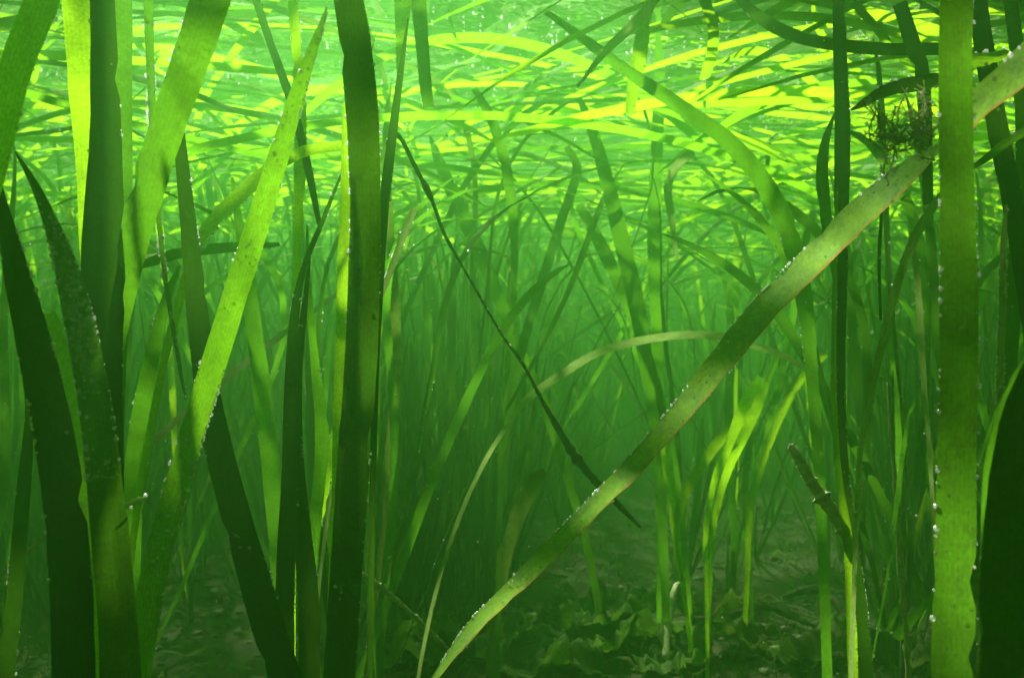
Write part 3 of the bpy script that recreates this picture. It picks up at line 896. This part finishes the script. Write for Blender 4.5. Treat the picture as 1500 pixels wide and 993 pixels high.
pl = []
while len(pl) < 2300:
    y = r.uniform(0.95, 3.3); u = r.uniform(-200, 1700)
    if 640 < u < 1260 and y < 2.1: continue
    if 840 < u < 1200 and y < 2.7: continue
    if 200 < u < 480 and y < 1.5: continue
    pl.append(((u - PW / 2) / F * y, y))
for _ in range(420):      # the dim thicket right of the thick upright blade
    y = r.uniform(1.0, 1.9); u = r.uniform(500, 760)
    pl.append(((u - PW / 2) / F * y, y))
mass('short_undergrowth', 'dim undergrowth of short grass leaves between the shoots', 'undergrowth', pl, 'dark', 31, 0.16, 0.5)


# ------------------------------------------------------------------ leaves floating under the surface
def float_leaf(r, x, y, length, w, az, z, n=18, dip=None):
    C = []
    p = np.array((x, y, z)); a = az
    step = length / (n - 1)
    k = r.gauss(0, 0.045); dip = 0.14 * r.random() ** 2.5 if dip is None else dip
    for i in range(n):
        t = i / (n - 1)
        q = p.copy(); q[2] = min(z - dip * (2 * t - 1) ** 2 + 0.006 * math.sin(7 * t + az), SURF - 0.010)
        C.append(q)
        a += k + r.gauss(0, 0.02)
        p = p + np.array((math.cos(a), math.sin(a), 0)) * step
    C = np.array(C); t = np.linspace(0, 1, n)
    W = w * np.sqrt(np.clip(np.minimum(t, 1 - t) / 0.10, 0.02, 1.0))
    ph = az + math.pi / 2 + np.linspace(r.uniform(-.4, .4), r.uniform(-.4, .4), n)
    tilt = r.uniform(-0.9, 0.9)
    S = np.stack([np.cos(ph) * math.cos(tilt), np.sin(ph) * math.cos(tilt), np.full(n, math.sin(tilt))], 1)
    return Ribbon(C, W, S, cup=0.08, across=2, wav=0.04, seed=r.randint(0, 9999))


# openings cut into the floating canopy so sun reaches chosen blades and mud
GAPS = [(0.05, 0.56, 0.03), (0.125, 1.18, 0.07), (-0.12, 0.77, 0.035), (-0.215, 0.555, 0.05), (0.07, 0.46, 0.04), (-0.008, 0.645, 0.03), (-0.05, 0.69, 0.03), (0.046, 0.796, 0.035), (0.14, 2.15, 0.2), (-0.62, 1.83, 0.16), (0.02, 1.45, 0.06)]


def in_gap(rb):
    return any((((rb.C[:, 0] - gx) ** 2 + (rb.C[:, 1] - gy) ** 2) < gr * gr).any() for gx, gy, gr in GAPS)


r = random.Random(77)
FZ = [(-900, 110, 'in the top left corner'), (110, 330, 'above the wide slanting blade at left'), (330, 520, 'left of the thick upright blade'),
      (520, 700, 'right of the thick upright blade'), (700, 860, 'top centre above the dead stalk'), (860, 1010, 'behind the great arching blade'),
      (1010, 1230, 'right of the great arching blade'), (1230, 1400, 'above the feathery tufts'), (1400, 3000, 'in the top right corner')]
for i in range(190):
    y = 0.75 + 1.7 * r.random() ** 0.9
    u = r.uniform(-80, 1580)
    az = r.gauss(0, 0.35) + (math.pi if r.random() < 0.5 else 0)
    L = r.uniform(0.4, 1.0)
    x = (u - PW / 2) / F * y - math.cos(az) * L / 2
    rb = float_leaf(r, x, y, L, r.uniform(0.006, 0.012), az, SURF - r.uniform(0.012, 0.17 if y < 1.3 else 0.10), dip=None if y > 1.3 else r.uniform(0, 0.14))
    if in_gap(rb): continue
    fm = r.choices(('bright', 'fresh', 'dark'), (5, 3, 1))[0]
    o = link('floating_leaf', rb.mesh('floating_leaf'), M['lush' if fm == 'bright' and y < 0.95 else fm])
    look = ('near ' if y < 1.2 else 'mid-distance ' if y < 1.8 else 'far ') + {'bright': 'glowing light green', 'fresh': 'green', 'dark': 'dark'}[fm]
    for a, b, where in FZ:
        if a <= u < b: tag(o, look + ' leaf floating under the surface ' + where, 'floating leaf', look + ' floating leaves ' + where)
    if y < 1.8:
        pts_ = [rb.point(r.uniform(0.03, 0.97), r.uniform(-1, 1), 0.0006, r.choice((-1, 1))) for _ in range(26)]
        b_ = link('bubble_coating', spheres('bubble_coating', pts_, [r.uniform(0.0004, 0.0012) for _ in pts_], 1), M['bubble'], o); tag(b_, kind='stuff')

mat_a, mat_b, mat_c = [], [], []
for i in range(1500):      # the meadow's canopy goes on behind the camera
    az = r.gauss(0, 0.5); L = r.uniform(0.5, 1.1)
    rb = float_leaf(r, r.uniform(-2.2, 2.2) - math.cos(az) * L / 2, r.uniform(-3.2, -0.05) - math.sin(az) * L / 2, L, r.uniform(0.010, 0.018), az, SURF - r.uniform(0.012, 0.08), n=8)
    mat_c.append((np.asarray(rb.verts), np.asarray(rb.faces), np.asarray(rb.uvs)))
for i in range(3350):
    if i < 2150:
        y = -0.3 + 5.0 * r.random(); x = r.uniform(-1, 1) * (0.7 * max(y, 0.4) + 0.7)
    elif i < 3010:
        y = r.uniform(0.57, 0.77); x = r.uniform(-0.75, 0.9)  # leaves added just above the view to shade the near blades' lower parts
    else:
        y = r.uniform(0.34, 0.62); x = r.uniform(-0.06, 0.7)  # added block of leaves that shades the blades at right
    if y < 0.62 and i < 2150 and r.random() < 0.6: continue
    if i < 2150 and noise.noise(Vector((x * 2.3, y * 2.3, 4.4))) + 0.30 * x < r.uniform(-0.55, 0.25): continue   # clumped to give broad shade and bright gaps, sparser to the left
    if x < -0.06 and y < 0.57 and r.random() < 0.8: continue      # thinned so sun gets through to the left-hand blades
    over = i >= 2150
    az = r.gauss(0, 0.12 if over else 0.35 if i % 2 else 0.9) + (math.pi if r.random() < 0.5 else 0)
    L = r.uniform(0.14, 0.32) if over else r.uniform(0.4, 1.1)
    rb = float_leaf(r, x - math.cos(az) * L / 2, y - math.sin(az) * L / 2, L, r.uniform(0.007, 0.013), az, SURF - r.uniform(0.012, 0.03 if over else 0.10), n=16, dip=0.01 if over else None)
    if in_gap(rb): continue
    (mat_a if i < 2150 else mat_b).append((np.asarray(rb.verts), np.asarray(rb.faces), np.asarray(rb.uvs)))


def build_mat(name, label, parts, mat):
    V, U, Fc, b = [], [], [], 0
    for v, f, u in parts:
        V.append(v); U.append(u); Fc.append(f + b); b += len(v)
    o = link(name, mesh_from(name, np.vstack(V), np.vstack(Fc).tolist(), np.vstack(U)), M[mat])
    tag(o, label, 'leaf mat', kind='stuff')


build_mat('floating_leaf_mat', 'mat of floating leaves spread under the water surface', mat_a, 'bright')
for i in range(520):       # unseen leaves added over the lens to darken the near water
    az = r.gauss(0, 0.15); L = r.uniform(0.14, 0.32)
    rb = float_leaf(r, r.uniform(-0.6, 0.6) - math.cos(az) * L / 2, r.uniform(-0.1, 0.44), L, r.uniform(0.008, 0.014), az, SURF - r.uniform(0.012, 0.04), n=8, dip=0.01)
    mat_b.append((np.asarray(rb.verts), np.asarray(rb.faces), np.asarray(rb.uvs)))
build_mat('rear_leaf_mat', 'mat of leaves floating over the meadow behind the lens', mat_c, 'dark')
build_mat('overhead_shade_mat', 'unseen mat of dark leaves added overhead to shade the near blades', mat_b, 'dark')

# air bubbles held under the surface and specks drifting in the water
pts_, rad_ = [], []
for _ in range(5200):
    y = 0.9 + 3.0 * r.random() ** 1.3; x = r.uniform(-0.62, 0.62) * y
    if r.random() < 0.55:
        cx = round(x * 5) / 5; x = cx + r.gauss(0, 0.05)
    rr = 0.0005 + 0.0013 * r.random() ** 3
    pts_.append((x, y, wave_z(x, y) - rr * 0.8 - abs(r.gauss(0, 0.004)))); rad_.append(rr)
tag(link('surface_bubbles', spheres('surface_bubbles', pts_, rad_, 1), M['bubble']), 'tiny silvery air bubbles clinging under the water surface', 'bubbles', kind='stuff')
pts_, rad_ = [], []
for _ in range(6000):
    y = 0.25 + 2.2 * r.random(); x = r.uniform(-0.62, 0.62) * y
    z = 0.03 + (SURF - 0.05) * r.random() ** 0.55
    pts_.append((x, y, z)); rad_.append(0.00015 + 0.0008 * r.random() ** 3 * min(1.0, y))
tag(link('drifting_specks', spheres('drifting_specks', pts_, rad_, 1), M['speck']), 'fine pale specks drifting in the green water', 'specks', kind='stuff')

# ------------------------------------------------------------------ the seabed: litter, algae, twigs
def ground_at(x, y):
    """seabed point under photo pixel x, y"""
    v = ROT @ Vector(((x - PW / 2) / F, -(y - PH / 2) / F, -1.0))
    t = -CAM.z / v.z
    p = CAM + v * t
    return Vector((p.x, p.y, bed_z(p.x, p.y)))


def ragged_sheet(seed, size, nr=14, na=80):
    r = np.random.RandomState(seed); off = Vector(r.rand(3) * 50)
    verts, uvs = [(0, 0, 0.004)], [(0.5, 0)]
    for i in range(1, nr + 1):
        f = i / nr
        for j in range(na):
            a = 2 * math.pi * j / na
            d = Vector((math.cos(a), math.sin(a), 0))
            rim = 0.8 + 0.35 * noise.noise(d * 1.3 + off) + 0.25 * noise.noise(d * 4 + off) + 0.10 * noise.noise(d * 11 + off) + 0.03 * r.randn() * (f > 0.95)
            R_ = size * f * max(0.25, rim)
            p = d * R_
            z = size * (0.42 * noise.noise(p * (2.2 / size) + off) + 0.22 * noise.noise(p * (6 / size) + off) + 0.08 * noise.noise(p * (15 / size) + off) + 0.18 * f * f * (0.5 + noise.noise(d * 2.5 + off)))
            verts.append((p.x, p.y, max(z, -0.1 * size) + 0.006)); uvs.append((0.5 + 0.5 * f * math.cos(a), 100 * R_ * math.sin(a)))
    faces = [(0, 1 + j, 1 + (j + 1) % na) for j in range(na)]
    for i in range(nr - 1):
        for j in range(na):
            a = 1 + i * na + j; b = 1 + i * na + (j + 1) % na
            faces.append((a, a + na, b + na, b))
    return verts, faces, uvs


LET = [(650, 965, 0.060, 'wide dark algae sheet lying under the foot of the diagonal'),
       (820, 915, 0.050, 'low wrinkled algae sheet between diagonal and frilly clump'),
       (1050, 900, 0.045, 'olive algae rag behind the arched dark branch'),
       (1290, 960, 0.050, 'dim algae rag between slim dark blade and knotted stem'),
       (600, 985, 0.050, 'ragged dark algae sheet with pale torn rim at bottom, left of the diagonal base'),
       (720, 955, 0.045, 'crumpled algae sheet just right of the diagonal base'),
       (775, 990, 0.055, 'torn algae sheet at the bottom edge under the diagonal'),
       (850, 960, 0.060, 'large crinkled algae sheet with bright green crest near bottom centre'),
       (905, 935, 0.060, 'dark rounded algae lobe beside the bright green crest'),
       (930, 890, 0.050, 'frilly lit algae clump behind the dark rounded lobe'),
       (990, 985, 0.045, 'curled algae scrap at bottom, right of the dark lobe'),
       (1120, 965, 0.040, 'flat yellowish algae scrap on the mud at bottom, right of centre'),
       (1180, 985, 0.045, 'pale algae flake at the bottom edge, left of the slim dark blade'),
       (700, 860, 0.030, 'small lit curl of algae beside the mottled stub'),
       (560, 930, 0.040, 'dim algae scrap beside the thick upright blade base'),
       (1340, 975, 0.050, 'lumpy brown algae heap below the knotted stem')]
for i, (x, y, s, lab) in enumerate(LET):
    p = ground_at(x, y)
    v, f, u = ragged_sheet(20 + i, s * 1.35)
    o = link('sea_lettuce', mesh_from('sea_lettuce', v, f, u), M['lettuce'] if i not in (11, 12, 15, 2) else M['old'])
    o.location = p; o.rotation_euler = (rng.uniform(-0.35, 0.35), rng.uniform(-0.3, 0.3), rng.uniform(0, 6.28))
    tag(o, lab, 'sea lettuce', 'algae sheets on the seabed')


def ground_stick(label, pts, w, mat, name, cat, lift=0.006, arch=0.0, wiggle=0.002):
    P = []
    for i, (x, y) in enumerate(pts):
        p = ground_at(x, y); t = i / (len(pts) - 1)
        P.append((p.x, p.y, p.z + lift + arch * math.sin(math.pi * t)))
    R = catmull(P, 36); rs = np.random.RandomState(len(label))
    R += rs.randn(*R.shape) * wiggle * 0.15
    rad = np.linspace(w, w * 0.5, 36) * (1 + 0.18 * rs.randn(36))
    v, f, u = tube(R, np.abs(rad) + 0.0004, 8, 0.3, len(label))
    return tag(link(name, mesh_from(name, v, f, u), M[mat]), label, cat)


stalk('dead_twig', 'thin pale twig slanting down to the right of the thick upright blade', 'twig', [(655, 950, 6), (620, 915, 7), (590, 888, 8), (560, 862, 7), (532, 840, 6)], (0.80, 0.62), 'fuzz', rough=0.5, knots=4)
ground_stick('long dark branch lying arched on the mud, bottom right of centre', [(945, 946), (1010, 940), (1070, 932), (1110, 918), (1150, 915), (1195, 928)], 0.006, 'twig', 'dead_branch', 'branch', arch=0.012)
ground_stick('fallen pale stalk running across the mud to the slim dark blade', [(1130, 990), (1170, 970), (1215, 955), (1260, 938)], 0.005, 'fuzz', 'fallen_stalk', 'stalk', lift=0.01)
ground_stick('stubby dark twig lying at the bottom edge, right of centre', [(1060, 982), (1085, 988), (1110, 990)], 0.005, 'twig', 'dead_twig', 'twig')
ground_stick('dark crossed twig behind the arched branch on the mud', [(1150, 880), (1190, 890), (1220, 905), (1245, 925)], 0.005, 'twig', 'dead_twig', 'twig', arch=0.02)
ground_stick('half-buried stick on the lit mud behind the crossing blades, left', [(230, 862), (280, 858), (330, 850)], 0.006, 'twig', 'dead_stick', 'stick', lift=0.012)
ground_stick('bent yellow root arching up from the mud at bottom centre right', [(975, 992), (985, 950), (1000, 930), (1030, 900)], 0.0035, 'fuzz', 'bent_root', 'root', arch=0.05)

r = random.Random(5)
for i in range(220):
    y = 0.62 + 1.5 * r.random() ** 1.4
    u = r.uniform(-20, 1520); x = (u - PW / 2) / F * y
    n = 10; a = r.uniform(0, 6.28); L = r.uniform(0.03, 0.16); k = r.gauss(0, 0.12)
    p = np.array((x, y)); C = []
    for j in range(n):
        C.append((p[0], p[1], bed_z(p[0], p[1]) + 0.004 + 0.012 * abs(math.sin(j * 0.7 + i)) * r.random()))
        a += k; p = p + np.array((math.cos(a), math.sin(a))) * L / n
    C = np.array(C); t = np.linspace(0, 1, n)
    S = np.stack([-np.sin(np.full(n, a)), np.cos(np.full(n, a)), np.linspace(r.uniform(-.8, .8), r.uniform(-.8, .8), n)], 1)
    rb = Ribbon(C, r.uniform(0.004, 0.009) * np.sqrt(np.clip(np.minimum(t, 1 - t) / 0.12, 0.1, 1)), S, cup=0.15, across=2, ragged=0.1, wav=0.1, seed=i)
    o = link('dead_leaf', rb.mesh('dead_leaf'), M[r.choices(('dead', 'old', 'pale'), (3, 4, 4))[0]])
    g = 'left of the thick upright blade' if u < 500 else 'between thick upright blade and diagonal' if u < 800 else 'right of the diagonal blade'
    tag(o, 'dead leaf scrap lying on the dark mud ' + g, 'dead leaf', 'leaf litter ' + g)

# crumbs of shell, pebbles and rotted leaf on the mud
rs = np.random.RandomState(21)
pts_, rad_, sq_ = [], [], []
for _ in range(5200):
    y = 0.6 + 1.7 * rs.rand() ** 1.5; x = rs.uniform(-0.6, 0.6) * y
    rr = 0.0012 + 0.0055 * rs.rand() ** 4
    pts_.append((x, y, bed_z(x, y) + rr * 0.25)); rad_.append(rr); sq_.append((rs.uniform(0.6, 1.8), rs.uniform(0.6, 1.8), rs.uniform(0.25, 0.7)))
tag(link('mud_crumbs', spheres('mud_crumbs', pts_, rad_, 1, np.array(sq_)), M['crumb']), 'scattered crumbs of shell and rotted leaf on the mud', 'debris', kind='stuff')

# short algal turf on the mud
parts = []
rs = np.random.RandomState(9)
for i in range(9000):
    y = 0.6 + 1.9 * rs.rand() ** 1.6; x = rs.uniform(-0.6, 0.6) * y
    if noise.noise(Vector((x * 5, y * 5, 2))) < 0.02: continue
    z = bed_z(x, y); h = rs.uniform(0.004, 0.022)
    d = rs.randn(2) * h * 0.7
    parts.append(tube([(x, y, z - 0.002), (x + d[0] * 0.4, y + d[1] * 0.4, z + h * 0.6), (x + d[0] * 1.3, y + d[1] * 1.3, z + h)], [0.0007, 0.0005, 0.0003], 3))
v, f, u = join(parts)
tag(link('algal_turf', mesh_from('algal_turf', v, f), M['turf']), 'short fuzzy algae growing on the mud', 'algae', kind='stuff')
